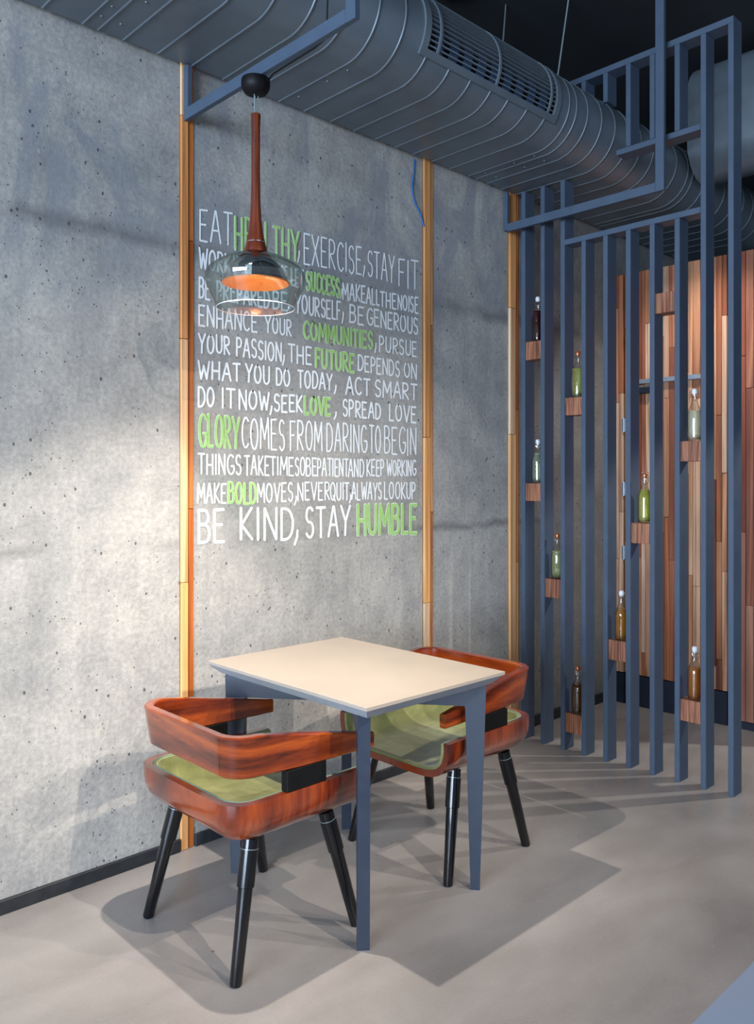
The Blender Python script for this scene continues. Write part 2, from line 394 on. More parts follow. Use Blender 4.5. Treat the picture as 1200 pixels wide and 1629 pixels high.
# slatted wood partition at the far right, with a door leaf in it
def plank_field(parent, ox, y0, y1, z0, z1, mat, minw=0.026, maxw=0.052):
    y = y0
    while y > y1 + 0.012:
        wd = random.choice((0.026, 0.034, 0.044, 0.052)); wd = min(wd, y - y1)
        z = z0 - random.uniform(0.0, 0.6); first = True
        while z < z1 - 0.02:
            ln = random.uniform(0.55, 1.35); a = max(z, z0); b = min(z + ln, z1)
            if z1 - b < 0.15: b = z1
            if b - a > 0.03:
                d = random.uniform(-0.003, 0.003)
                box('plank', -0.012 + d, 0.02, y - wd + 0.0012, y - 0.0012, a + 0.0008, b - 0.0008, mat, parent, bevel=0.0012)
            z = b
            if b >= z1: break
        y -= wd
pw = empty('wall_far', (4.71, 0, 0), 'partition clad in narrow vertical teak planks behind the blue-grey screen', kind='structure')
box('partition_core', 0.021, 0.11, -1.35, 0.0, 0.0, 2.70, M['blackmat'], pw)
plank_field(pw, 4.71, -0.004, -0.112, 0.195, 2.70, M['plank'])
box('kick_plate', -0.008, 0.02, -0.112, -0.004, 0.0, 0.19, M['kick'], pw)
plank_field(pw, 4.71, -0.775, -1.35, 0.045, 2.70, M['plank_red'])
box('kick_plate', -0.010, 0.02, -1.35, -0.775, 0.0, 0.042, M['kick'], pw)
dr = empty('door_1', (4.71, 0, 0), 'hidden door leaf clad in mixed light and dark teak planks above a navy kick plate', kind='structure')
plank_field(dr, 4.71, -0.122, -0.765, 0.195, 2.70, M['plank'])
box('kick_plate', -0.012, 0.02, -0.765, -0.122, 0.004, 0.19, M['kick'], dr)
for zz in (0.95, 1.35, 1.75):
    bm = bmesh.new(); add_lathe(bm, [(0, -0.045), (0.006, -0.045), (0.006, 0.045), (0, 0.045)], 10)
    add_box(bm, 0.0, 0.004, -0.014, 0.014, -0.04, 0.04)
    finish('hinge', bm, M['alu'], dr, (-0.016, -0.117, zz), smooth=40)
t_ = empty('door_closer', (4.69, -0.42, 2.0), 'silver sliding door closer rail mounted on the plank-clad door', 'door closer')
box('rail', -0.022, -0.002, -0.20, 0.205, -0.002, 0.026, M['alu'], t_, bevel=0.002)
box('closer_body', -0.030, -0.002, 0.10, 0.205, -0.062, -0.028, M['kick'], t_, bevel=0.003)
box('arm', -0.014, -0.006, 0.06, 0.190, -0.024, -0.010, M['chrome'], t_, bevel=0.001)

# ================================================================= SCREEN of blue-grey steel slats
sc = empty('slatted_screen', (3.67, -0.70, 0), 'tall blue-grey steel screen of upright slats standing between table and plank partition', 'screen')
def sy(k): return -0.1097 - 0.1253 * k     # camera-side edge of slat k
SX0, SX1 = -0.004, 0.083
def sl(k, z0, z1): box('slat', SX0, SX1, sy(k) + 0.70, sy(k) + 0.725, z0, z1, M['steel'], sc, bevel=0.0012)
for k in range(0, 3): sl(k, 0.0, 2.975)
for k in range(3, 8): sl(k, 0.0, 2.632)
for k in (8, 9): sl(k, 0.0, 3.445)
sl(3, 3.362, 3.445); sl(4, 3.30, 3.445)
for k in (5, 6, 7): sl(k, 3.042, 3.445)
ry = 0.70
box('top_rail', SX0 - 0.0015, SX1, sy(9) + ry, -0.30 + ry, 3.445, 3.474, M['steel'], sc, bevel=0.0012)
box('low_rail', SX0 - 0.0015, SX1, sy(8) + 0.0255 + ry, sy(2) + ry - 0.0005, 2.632, 2.660, M['steel'], sc, bevel=0.0012)
box('middle_rail', SX0 - 0.0015, SX1, sy(8) + 0.0255 + ry, -0.66 + ry, 3.013, 3.040, M['steel'], sc, bevel=0.0012)
# wooden shelf blocks held between slats, and the bottles that stand on them
BL = [('leftmost gap, upper: under the dark red bottle', 0, 2.058, 2.157), ('third gap, upper', 2, 1.744, 1.836), ('leftmost gap, lower', 0, 1.294, 1.390),
      ('second gap', 1, 0.785, 0.885), ('third gap, lowest of all', 2, 0.096, 0.196), ('fifth gap', 4, 0.513, 0.613), ('sixth gap', 5, 1.101, 1.200),
      ('seventh gap, highest', 6, 2.202, 2.298), ('eighth gap, upper', 7, 1.496, 1.590), ('eighth gap, lower', 7, 0.289, 0.390)]
blabels = ['striped brown wood block between the two leftmost slats, carrying the dark red bottle',
 'striped brown wood block carrying the yellow-green bottle with the copper cap',
 'striped brown wood block between the two leftmost slats, below the one with the red bottle',
 'striped brown wood block at seat height carrying the pale bottle with purple dregs',
 'lowest striped wood block, near the floor on the left, carrying the dark amber bottle',
 'striped wood block in the middle of the screen carrying the amber olive-oil bottle',
 'striped wood block carrying the bright green bottle in the middle of the screen',
 'highest striped wood block on the right, with nothing standing on it',
 'striped wood block on the right carrying the clear bottle',
 'striped wood block low on the right carrying the bottle with red-orange dregs']
bmesh_block = None
for i, (nm, k, z0, z1) in enumerate(BL):
    ya, yb = sy(k + 1) + 0.0255, sy(k) - 0.0005
    if bmesh_block is None:
        o = box('shelf_block', 3.672, 3.752, ya, yb, z0, z1, M['block'], bevel=0.0015); bmesh_block = o.data
    else:
        o = link('shelf_block', bmesh_block, None, (3.712, (ya + yb) / 2, (z0 + z1) / 2)); 
    h0 = 0.099
    o.scale = (1, 1, (z1 - z0) / h0)
    tag(o, blabels[i], 'shelf block', 'wood blocks held between the screen slats')

def bottle(k, z, scale, liquid, dregs, fill, cap, label):
    y = sy(k) - 0.0505
    r = empty('glass_bottle', (3.712, y, z + 0.001), label, 'bottle', 'swing-top bottles on the screen')
    r.rotation_euler[2] = random.uniform(-2.6, -1.9)
    s = scale
    out = [(0, 0), (0.028, 0), (0.032, 0.004), (0.0325, 0.02), (0.0325, 0.118), (0.031, 0.132), (0.024, 0.152), (0.016, 0.172), (0.0125, 0.190), (0.0120, 0.207), (0.0150, 0.209), (0.0150, 0.218), (0.011, 0.220)]
    lathe('glass', [(a, b * s) for a, b in out], M['bglass'], r, n=14 if False else 28)
    inner = [(0, 0.005)] + [(a - 0.0025, b * s) for a, b in out[2:9] if b < fill] 
    inner = [(0, 0.006), (0.028, 0.006)] + [(a - 0.0028, b * s) for a, b in out[3:10] if b < fill]
    inner.append((inner[-1][0], min(fill, 0.2) * s)); inner.append((0, min(fill, 0.2) * s))
    lathe('liquid', inner, mat_liquid('liquid_' + liquid, liquid, dregs), r, n=24)
    lathe('stopper', [(0, 0.216 * s), (0.010, 0.216 * s), (0.0125, 0.224 * s), (0.0125, 0.236 * s), (0.009, 0.243 * s), (0, 0.245 * s)], M[cap], r, n=18)
    bm = bmesh.new()
    for sgn in (-1, 1):
        add_tube(bm, [(0.0, sgn * 0.0135, 0.236 * s), (0.004, sgn * 0.0185, 0.226 * s), (0.010, sgn * 0.0175, 0.205 * s), (0.015, sgn * 0.010, 0.190 * s), (0.0155, 0, 0.186 * s)], 0.0011, 6)
    add_tube(bm, [(0.0, -0.0135, 0.236 * s), (0, 0, 0.2455 * s), (0.0, 0.0135, 0.236 * s)], 0.0011, 6)
    finish('wire_clasp', bm, M['chrome'], r, smooth=50)
    return r
M['ceramic'] = mat_plain('ceramic_stopper', 'd8dade', 0.25)
M['copper'] = mat_plain('copper_stopper', 'b8704e', 0.3, 0.6)
bottle(0, 2.157, 1.0, '4a0c08', '2a0504', 0.165, 'ceramic', 'dark red bottle on the upper left shelf block')
bottle(2, 1.836, 1.0, 'b4b868', '15120a', 0.150, 'copper', 'yellow-green bottle with black dregs and copper cap, high in the third gap')
bottle(0, 1.390, 0.97, 'a8b49a', '3a0d0c', 0.168, 'ceramic', 'pale grey-green bottle in the leftmost gap, below the dark red one')
bottle(1, 0.885, 0.98, 'b4ba84', '2a0710', 0.150, 'copper', 'pale green bottle with purple dregs on the block in the second gap')
bottle(2, 0.196, 1.0, '7a4a0c', '120a04', 0.150, 'copper', 'dark amber bottle nearest the floor, on the lowest block')
bottle(4, 0.613, 1.0, 'c08420', '6a4208', 0.155, 'ceramic', 'amber bottle on the block in the middle of the screen')
bottle(5, 1.200, 1.0, 'c6ca58', '5a5a14', 0.160, 'copper', 'bright yellow-green bottle in the middle, above and right of the amber one')
bottle(7, 1.590, 1.0, 'dcdcc4', '6a4a34', 0.140, 'ceramic', 'clear bottle with pale liquid, highest on the right')
bottle(7, 0.390, 1.0, 'c07a2a', '7a1c08', 0.145, 'ceramic', 'bottle with red-orange dregs under golden oil, low on the right')

# ================================================================= DUCT
DY, DZ, DR = -0.455, 3.170, 0.185
def duct_prof(r_off=0.0, full=True):
    pts = []
    yb = -0.030
    pts.append((yb, DZ - DR - r_off))
    for k in range(0, 25):
        a = -math.pi / 2 - math.pi * k / 24
        pts.append((DY + (DR + r_off) * math.cos(a), DZ + (DR + r_off) * math.sin(a)))
    if full:
        pts.append((yb, DZ + DR + r_off))
        for k in range(1, 8):
            a = math.pi / 2 - math.pi * k / 8
            pts.append((yb + 0.024 * math.cos(a), DZ + (DR + r_off) * math.sin(a)))
    return pts
DX0, DX1 = 0.25, 5.74
VX0, VX1 = 2.30, 3.21
dk = empty('air_duct', (1.0, 0, 2.985), 'long oval grey air duct with raised seams running under the ceiling along the concrete wall', 'duct')
prof = duct_prof()
# opening rows: arc index whose angle lies in the grille range (angle measured up from the front)
def row_theta(k): return math.degrees(math.pi / 2) - 180 * k / 24   # arc step k: from -90 (bottom) upward
bm = bmesh.new(); xs = [DX0, VX0 + 0.03, VX1 - 0.03, DX1]
grid = [[bm.verts.new((x - 1.0, y, z - 2.985)) for (y, z) in prof] for x in xs]
np_ = len(prof)
for i in range(3):
    for j in range(np_):
        j2 = (j + 1) % np_
        if 1 <= j <= 24:
            th = -90 + 180 * (j - 0.5) / 24
            if i == 1 and -33 < th < 55: continue
        bm.faces.new((grid[i][j], grid[i][j2], grid[i + 1][j2], grid[i + 1][j]))
finish('duct_body', bm, M['duct'], dk, smooth=40)
# seams
seam_bm = bmesh.new()
sp = [(x, y) for x, y in duct_prof(0.0, False)]
def seam_pts(pr): return [(0, y, z - 2.985) for y, z in pr]
add_tube(seam_bm, seam_pts(sp + [(-0.03, DZ + DR)]), 0.0042, 6)
so = finish('duct_seam', seam_bm, M['duct'], dk, (0, 0, 0), smooth=60); seam_me = so.data
short_bm = bmesh.new()
sh = [p for i, p in enumerate(sp) if i <= 8]
add_tube(short_bm, seam_pts(sh), 0.0042, 6)
so2 = finish('duct_seam', short_bm, M['duct'], dk, (0, 0, 0), smooth=60); short_me = so2.data
sx = [0.55, 0.69, 0.82, 0.95, 1.085, 1.223, 1.279, 1.374, 1.510, 1.648, 1.792, 1.932, 2.065, 2.198, 2.346, 2.484, 2.617, 2.749, 2.869, 3.005, 3.140, 3.285, 3.345, 3.440, 3.565, 3.69, 3.82, 3.95, 4.08, 4.21, 4.34, 4.48, 4.54, 4.68, 4.82, 4.96, 5.10, 5.24, 5.38, 5.52]
first = True; first2 = True
for x in sx:
    inv = VX0 < x < VX1
    if inv:
        if first2: so2.location = (x - 1.0, 0, 0); first2 = False; continue
        link('duct_seam', short_me, dk, (x - 1.0, 0, 0))
    else:
        if first: so.location = (x - 1.0, 0, 0); first = False; continue
        link('duct_seam', seam_me, dk, (x - 1.0, 0, 0))
# rivets by the double seams
rv = bmesh.new(); add_lathe(rv, [(0.006, 0), (0.005, -0.003), (0, -0.004)], 8)
ro = finish('rivet', rv, M['duct'], dk, (1.25 - 1.0, -0.2, 0.0), smooth=60)
for x in (1.25, 1.32, 3.315, 3.40, 2.10):
    for y in (-0.12, -0.30, -0.42): link('rivet', ro.data, dk, (x - 1.0, y, 0.0))
# grille
def arc(th, r): return (DY - r * math.cos(math.radians(th)), DZ + r * math.sin(math.radians(th)))
gr = empty('grille', (VX0 - 1.0, 0, 0)); gr.parent = dk
def arc_band(name, x0, x1, t0, t1, r0, r1, mat, n=14):
    b = bmesh.new(); vs = []
    for k in range(n + 1):
        th = t0 + (t1 - t0) * k / n
        (ya, za), (yb, zb) = arc(th, r0), arc(th, r1)
        vs.append([b.verts.new(c) for c in ((x0, ya, za - 2.985), (x1, ya, za - 2.985), (x1, yb, zb - 2.985), (x0, yb, zb - 2.985))])
    for p, q in zip(vs, vs[1:]):
        for k in range(4): b.faces.new((p[k], p[(k + 1) % 4], q[(k + 1) % 4], q[k]))
    b.faces.new(vs[0][::-1]); b.faces.new(vs[-1])
    return finish(name, b, mat, gr, smooth=40)
W_ = VX1 - VX0
arc_band('grille_frame', 0, 0.032, -38, 62, 0.181, 0.193, M['duct'])
arc_band('grille_frame', W_ - 0.032, W_, -38, 62, 0.181, 0.193, M['duct'])
arc_band('grille_frame', 0.032, W_ - 0.032, -38, -29, 0.181, 0.193, M['duct'], 3)
arc_band('grille_frame', 0.032, W_ - 0.032, 53, 62, 0.181, 0.193, M['duct'], 3)
for k in range(13): arc_band('louvre_slat', 0.032, W_ - 0.032, -25.5 + k * 6.1, -23.6 + k * 6.1, 0.174, 0.188, M['duct'], 1)
for x in (0.085, 0.455, 0.83): arc_band('grille_rib', x, x + 0.012, -29, 53, 0.186, 0.193, M['duct'])
for k in range(9): arc_band('damper_blade', 0.10 + k * 0.088, 0.10 + k * 0.088 + 0.05, -29, 53, 0.150, 0.153, M['blade'], 6)
arc_band('damper_back', -0.02, W_ + 0.02, -60, 80, 0.118, 0.120, M['duct_in'])
# hanger rods
tube('hanger_rod', [(2.022, -0.45, 0.368), (2.328, -0.238, 0.815)], 0.004, M['wire'], dk)
tube('hanger_rod', [(2.456, -0.45, 0.368), (2.510, -0.487, 0.815)], 0.004, M['wire'], dk)

# branch duct further back
d2 = empty('branch_duct', (4.45, -0.67, 3.09), 'larger smooth grey duct crossing behind the top right of the screen', 'duct')
bm = bmesh.new(); pr = []
for k in range(28):
    a = 2 * math.pi * k / 28
    y_ = 0.20 * math.cos(a); z_ = 0.20 * math.sin(a) + (0.125 if math.sin(a) > 0 else -0.125)
    pr.append((y_ , z_ + 0.325))
ra = [bm.verts.new((a + 0.15, 0, b)) for a, b in pr]; rb = [bm.verts.new((a + 0.15, -2.6, b)) for a, b in pr]
for k in range(28): bm.faces.new((ra[k], ra[(k + 1) % 28], rb[(k + 1) % 28], rb[k]))
bm.faces.new(ra); bm.faces.new(rb[::-1])
finish('duct_body', bm, M['duct'], d2, smooth=40)
bm = bmesh.new(); ring = []
for k in range(29):
    a = 2 * math.pi * (k % 28) / 28
    ring.append((0.15 + 0.201 * math.cos(a), -0.9, 0.325 + 0.201 * math.sin(a) + (0.125 if math.sin(a) > 0 else -0.125)))
add_tube(bm, ring, 0.004, 6); finish('duct_seam', bm, M['duct'], d2, smooth=60)

# ceiling diffuser
cp = empty('ceiling_speaker', (3.00, -0.20, 3.8), 'round black ceiling speaker above the duct grille', 'speaker')
lathe('rim', [(0.105, 0), (0.135, 0), (0.135, -0.012), (0.105, -0.016)], M['blackmat'], cp, n=36, closed=True)
lathe('cone', [(0.104, -0.008), (0.05, -0.002), (0.03, -0.010), (0, -0.012)], M['blackmat'], cp, n=36)

# U-shaped steel brackets round the duct
def bracket(x, yo, ztop, label):
    r = empty('duct_bracket', (x, 0, 2.777), label, 'bracket', 'steel brackets round the duct')
    # section 20 mm (x) by 43 mm
    box('wall_post', 0, 0.020, -0.044, -0.0155, 0.0, 0.205, M['steel'], r, bevel=0.001)
    box('cross_bar', -0.0005, 0.0205, yo + 0.043, -0.0445, 0.0, 0.043, M['steel'], r, bevel=0.001)
    box('outer_post', 0, 0.020, yo, yo + 0.0425, 0.0, 3.799 - 2.777, M['steel'], r, bevel=0.001)
    return r
b1 = bracket(1.626, -0.985, 3.8, 'blue-grey steel bracket round the duct, the one carrying the pendant lamp')
b2 = bracket(3.595, -0.945, 3.8, 'blue-grey steel bracket round the duct, in front of the slatted screen')
b2.location.z = 2.757
b2.children[2].scale.z = 1.0196; b2.children[2].location.z += 0.010

# cable along the wall
tube('wall_cable', [(2.905, -0.006, 2.975), (2.900, -0.006, 2.90), (2.888, -0.006, 2.84), (2.893, -0.006, 2.80), (2.910, -0.007, 2.76), (2.945, -0.007, 2.72), (2.972, -0.008, 2.66)], 0.004, M['bluewire'])
tag(bpy.data.objects['wall_cable'], 'thin blue cable hanging on the concrete beside the middle wood strip', 'cable')

# ================================================================= PENDANT LAMP
LX, LY = 1.636, -0.470
pl = empty('pendant_lamp', (LX, LY, 2.777), 'pendant lamp with long turned wooden stem and wide green-tinted glass shade', 'lamp')
lathe('ceiling_cup', [(0, 0.0), (0.047, 0.0), (0.049, -0.004), (0.049, -0.024), (0.047, -0.032), (0.038, -0.046), (0.022, -0.054), (0, -0.056)], M['blackmat'], pl, n=36)
bm = bmesh.new(); add_lathe(bm, [(0, -0.006), (0.004, -0.005), (0.004, 0), (0, 0)], 8); bmesh.ops.rotate(bm, verts=bm.verts, matrix=Matrix.Rotation(math.radians(90), 3, 'X'))
finish('screw', bm, M['chrome'], pl, (0.014, -0.047, -0.012), smooth=50)
bm = bmesh.new()
add_tube(bm, [(-0.010, -0.006, -0.053), (-0.003, -0.001, -0.125)], 0.0018, 6); add_tube(bm, [(0.008, -0.004, -0.053), (0.002, 0, -0.125)], 0.0018, 6)
add_tube(bm, [(0.0, 0.004, -0.054), (0.0, 0.002, -0.125)], 0.0018, 6)
finish('suspension_wire', bm, M['wire'], pl, smooth=50)
tube('power_cord', [(0.030, -0.030, -0.004), (0.016, -0.075, -0.003), (0.014, -0.16, -0.002), (0.012, -0.30, -0.002), (0.011, -0.36, 0.004), (0.010, -0.37, 0.20)], 0.0028, M['blackmat'], pl)
R0 = -0.119
lathe('stem', [(0, R0), (0.0165, R0), (0.0170, R0 - 0.004), (0.0150, R0 - 0.05), (0.0150, R0 - 0.20), (0.0165, R0 - 0.30), (0.0200, R0 - 0.36), (0.0265, R0 - 0.41), (0.0325, R0 - 0.436), (0, R0 - 0.436)], M['rod'], pl, n=28)
lathe('brass_ring', [(0.0325, R0 - 0.436), (0.0338, R0 - 0.436), (0.0338, R0 - 0.4385), (0.0325, R0 - 0.4385)], M['chrome'], pl, n=32, closed=True)
lathe('stem_foot', [(0, R0 - 0.4385), (0.0330, R0 - 0.4385), (0.0400, R0 - 0.465), (0.041, R0 - 0.472), (0, R0 - 0.472)], M['rod'], pl, n=28)
G = R0 - 0.470     # top of the glass
gp = [(0.038, 0), (0.060, -0.008), (0.095, -0.020), (0.132, -0.038), (0.158, -0.058), (0.169, -0.078), (0.171, -0.094), (0.166, -0.112), (0.154, -0.138), (0.141, -0.165), (0.1335, -0.185), (0.132, -0.190)]
lathe('glass_shade', [(a, G + b) for a, b in gp], M['glass'], pl, n=56)
bm = bmesh.new(); add_tube(bm, [(0.132 * math.cos(2 * math.pi * k / 48), 0.132 * math.sin(2 * math.pi * k / 48), G - 0.190) for k in range(49)], 0.0014, 6)
finish('glass_rim', bm, M['ceramic'], pl, smooth=60)
lathe('socket', [(0, G - 0.004), (0.030, G - 0.004), (0.050, G - 0.010), (0.057, G - 0.018), (0.057, G - 0.024), (0, G - 0.024)], M['rod'], pl, n=32)
lathe('chrome_collar', [(0.057, G - 0.022), (0.066, G - 0.026), (0.084, G - 0.042), (0.098, G - 0.062), (0.108, G - 0.084), (0.1145, G - 0.103)], M['chrome'], pl, n=48)
lathe('reflector', [(0.1150, G - 0.103), (0.1130, G - 0.107), (0.106, G - 0.098), (0.088, G - 0.080), (0.060, G - 0.068), (0.030, G - 0.064), (0, G - 0.063)], M['reflector'], pl, n=48)
lathe('bulb', [(0, G - 0.065), (0.020, G - 0.066), (0.020, G - 0.072), (0.014, G - 0.076), (0, G - 0.077)], M['bulb'], pl, n=24)
l = bpy.data.lights.new('pendant_bulb_light', 'POINT'); lo = bpy.data.objects.new('pendant_bulb_light', l); C.objects.link(lo)
l.energy = 0.8; l.color = (1.0, 0.66, 0.32); l.shadow_soft_size = 0.02; lo.parent = pl; lo.location = (0, 0, G - 0.098)

# ================================================================= TABLE
def make_table(loc, label):
    r = empty('square_table', loc, label, 'table')
    hx, hy, H = 0.325, 0.424, 0.755
    ch = 0.036
    bm = bmesh.new()
    def ring(dx, z): return [bm.verts.new(c) for c in ((-hx + dx, -hy + dx, z), (hx - dx, -hy + dx, z), (hx - dx, hy - dx, z), (-hx + dx, hy - dx, z))]
    rs = [ring(0, H - 0.011), ring(0, H - 0.001), ring(0.001, H)]
    for a, b in zip(rs, rs[1:]):
        for k in range(4): bm.faces.new((a[k], a[(k + 1) % 4], b[(k + 1) % 4], b[k]))
    bm.faces.new(rs[-1]); bm.faces.new(rs[0][::-1]); finish('tabletop', bm, M['top'], r)
    bm = bmesh.new(); rs = [ring(ch, H - 0.044), ring(0.0005, H - 0.0112)]
    for k in range(4): bm.faces.new((rs[0][k], rs[0][(k + 1) % 4], rs[1][(k + 1) % 4], rs[1][k]))
    bm.faces.new(rs[0][::-1]); bm.faces.new(rs[1]); finish('bevelled_edge', bm, M['edge'], r)
    zt = H - 0.0445
    for sg in (-1, 1):
        d = Vector((0.2660, 0.3380 * sg, 0)).normalized(); nrm = Vector((-d.y, d.x, 0)); th = 0.019
        for e in (-1, 1):
            poly = [(0.412, 0.0), (0.444, 0.0), (0.466, zt), (0.380, zt), (0.394, 0.622)]
            xf = lambda a, b, c, d=d, n=nrm, e=e: tuple(d * (a * e) + n * c + Vector((0.007, 0, b)))
            prism('leg', poly, -th, th, M['table_steel'], r, bevel=0.0012, xf=xf)
            foot = [(0.404, 0.0), (0.430, 0.0), (0.430, -0.001), (0.404, -0.001)]
        poly = [(-0.396, 0.632), (0.396, 0.632), (0.396, zt), (-0.396, zt)] if sg == 1 else None
        if sg == 1:
            xf = lambda a, b, c, d=d, n=nrm: tuple(d * a + n * c + Vector((0.007, 0, b)))
            prism('apron', poly, -th + 0.0006, th - 0.0006, M['table_steel'], r, bevel=0.001, xf=xf)
        else:
            for q in ((-0.396, -0.0205), (0.0205, 0.396)):
                xf = lambda a, b, c, d=d, n=nrm: tuple(d * a + n * c + Vector((0.007, 0, b)))
                prism('apron', [(q[0], 0.632), (q[1], 0.632), (q[1], zt), (q[0], zt)], -th + 0.0006, th - 0.0006, M['table_steel'], r, bevel=0.001, xf=xf)
    return r
tb = make_table((1.943, -0.620, 0), 'square table with pale top and blue-grey steel legs between the two armchairs')
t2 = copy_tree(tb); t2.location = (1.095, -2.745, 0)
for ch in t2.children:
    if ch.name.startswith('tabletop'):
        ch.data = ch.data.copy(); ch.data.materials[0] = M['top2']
t2['label'] = 'second pale-topped table, only its corner showing at the bottom right edge of the photo'

# ================================================================= CHAIRS
HW = 0.2825; DEP = 0.520
def upath(d, rad, front, nS=10, nA=8, nB=10):
    """open U seen from above: front-left end, round the back (x = d), to the front-right end"""
    h = max(HW - d, 0.0); r = max(min(rad, h - 0.0005), 0.0005); pts = []
    for k in range(nS): pts.append((front + (d + r - front) * k / nS, -h))
    for k in range(nA + 1):
        a = math.pi / 2 * k / nA
        pts.append((d + r - r * math.sin(a), -h + r - r * math.cos(a)))
    for k in range(1, nB): pts.append((d, (-h + r) + 2 * (h - r) * k / nB))
    for k in range(nA + 1):
        a = math.pi / 2 * k / nA
        pts.append((d + r - r * math.cos(a), h - r + r * math.sin(a)))
    for k in range(1, nS + 1): pts.append((d + r + (front - d - r) * k / nS, h))
    return pts
def tub(name, prof_out, prof_in, mat, parent, front, rad=0.085, smooth=35):
    bm = bmesh.new()
    def surf(prof):
        return [[bm.verts.new((x, y, z)) for x, y in upath(d, max(rad - d * 0.55, 0.03), front)] for d, z in prof]
    a = surf(prof_out); b = surf(prof_in)
    for g in (a, b):
        for r1, r2 in zip(g, g[1:]):
            for k in range(len(r1) - 1): bm.faces.new((r1[k], r1[k + 1], r2[k + 1], r2[k]))
    for k in range(len(a[0]) - 1): bm.faces.new((a[0][k], a[0][k + 1], b[0][k + 1], b[0][k]))
    for col in (0, -1):
        for i in range(len(a) - 1): bm.faces.new((a[i][col], a[i + 1][col], b[i + 1][col], b[i][col]))
    bmesh.ops.remove_doubles(bm, verts=bm.verts, dist=0.0004)
    return finish(name, bm, mat, parent, smooth=smooth)
def prof_shell(off=0.0, top=0.505):
    """outer side profile (inset from footprint, height), pushed inwards by off"""
    base = [(0.0, 0.505), (0.000, 0.475), (0.003, 0.450), (0.012, 0.424), (0.028, 0.402), (0.050, 0.385), (0.078, 0.374), (0.112, 0.368), (0.160, 0.366), (HW - 0.0006, 0.366)]
    res = []
    for i, (d, z) in enumerate(base):
        p = base[max(i - 1, 0)]; q = base[min(i + 1, len(base) - 1)]
        tx, tz = q[0] - p[0], q[1] - p[1]; L = math.hypot(tx, tz)
        nx, nz = -tz / L, tx / L
        dd = min(d + nx * off, HW - 0.0006) if i < len(base) - 1 else d
        res.append([dd, z + nz * off])
    res[0][1] = top
    return [tuple(x) for x in res]
def make_chair(loc, rz, label):
    r = empty('armchair', loc, label, 'chair', rz=rz)
    tub('seat_shell', prof_shell(0.0), prof_shell(0.024), M['rose_shell'], r, DEP)
    tub('seat_upholstery', prof_shell(0.0245, 0.5035), prof_shell(0.036, 0.5005), M['pad'], r, DEP - 0.001)
    # piping round the upper edge of the upholstery
    bm = bmesh.new(); add_tube(bm, [(x, y, 0.5035) for x, y in upath(0.0275, 0.07, DEP - 0.004)], 0.0032, 6)
    pp = finish('piping', bm, M['trim'], r, smooth=60)
    # back and arm band
    bm = bmesh.new(); P = upath(0.0, 0.088, 0.535, 14, 10, 10); n = len(P); rows = []
    T = 0.029
    Pi = upath(T, 0.064, 0.535, 14, 10, 10); Po2 = upath(0.016, 0.078, 0.535, 14, 10, 10); Pi2 = upath(0.016 + T, 0.055, 0.535, 14, 10, 10)
    for k in range(n):
        x = P[k][0]
        f = min(max((x - 0.09) / 0.44, 0), 1)
        zt = 0.694 - 0.084 * f ** 1.05; zb = 0.572 - 0.010 * f
        lean = 1 - min(max((x - 0.05) / 0.20, 0), 1)        # the back flares outwards at its top
        def mixp(a, b): return (a[0] + (b[0] - a[0]) * lean, a[1] + (b[1] - a[1]) * lean)
        ob = mixp(P[k], Po2[k]); ib = mixp(Pi[k], Pi2[k])
        e = 0.004
        def ins(a, b, t): return (a[0] + (b[0] - a[0]) * t, a[1] + (b[1] - a[1]) * t)
        w_ = e / T
        cyc = [(*ob, zb + e), (*P[k], zt - e), (*ins(P[k], Pi[k], w_), zt), (*ins(Pi[k], P[k], w_), zt), (*Pi[k], zt - e), (*ib, zb + e), (*ins(ib, ob, w_), zb), (*ins(ob, ib, w_), zb)]
        rows.append([bm.verts.new(c) for c in cyc])
    for a, b in zip(rows, rows[1:]):
        for k in range(8): bm.faces.new((a[k], a[(k + 1) % 8], b[(k + 1) % 8], b[k]))
    bm.faces.new(rows[0][::-1]); bm.faces.new(rows[-1])
    finish('back_and_arm_rail', bm, M['rose'], r, smooth=35)
    for s in (-1, 1):
        ya, yb = (HW - 0.031, HW - 0.001)
        y0, y1 = (ya, yb) if s > 0 else (-yb, -ya)
        box('arm_support', 0.190, 0.338, y0, y1, 0.5055, 0.5675, M['blackmat'], r, bevel=0.0015)
    for (fx, tx) in ((0.032, 0.115), (0.488, 0.400)):
        for s in (-1, 1):
            f = Vector((fx, s * 0.250, 0.0)); tp = Vector((tx, s * 0.203, 0.374))
            def at(u): return tuple(f + (tp - f) * u)
            bm = bmesh.new()
            add_tube(bm, [at(0), at(0.012), at(0.66), at(0.665), at(0.925), at(0.93), at(1.0)], [0.0155, 0.0175, 0.0215, 0.0255, 0.0262, 0.0240, 0.0240], 20)
            lg = finish('leg', bm, M['black'], r, smooth=40)
            for v in lg.data.vertices: v.co.z = max(v.co.z, 0.0005)
            bm = bmesh.new()
            c = f + (tp - f) * 0.928; dd = (tp - f).normalized()
            add_tube(bm, [tuple(c - dd * 0.0006), tuple(c + dd * 0.0006)], 0.0264, 20)
            finish('ring', bm, M['wire'], lg, smooth=40)
    box('under_frame', 0.15, 0.38, -0.022, 0.022, 0.352, 0.365, M['blackmat'], r)
    box('under_frame', 0.245, 0.275, -0.12, 0.12, 0.345, 0.3515, M['blackmat'], r)
    return r
ca = make_chair((1.268, -0.598, 0), 0, 'rosewood armchair with green seat at the left end of the table, seen from behind')
cb = copy_tree(ca); cb.location = (2.642, -0.634, 0); cb.rotation_euler = (0, 0, math.pi)
cb['label'] = 'rosewood armchair with green seat at the right end of the table, near the screen'
ca['group'] = cb['group'] = 'armchairs at the table'

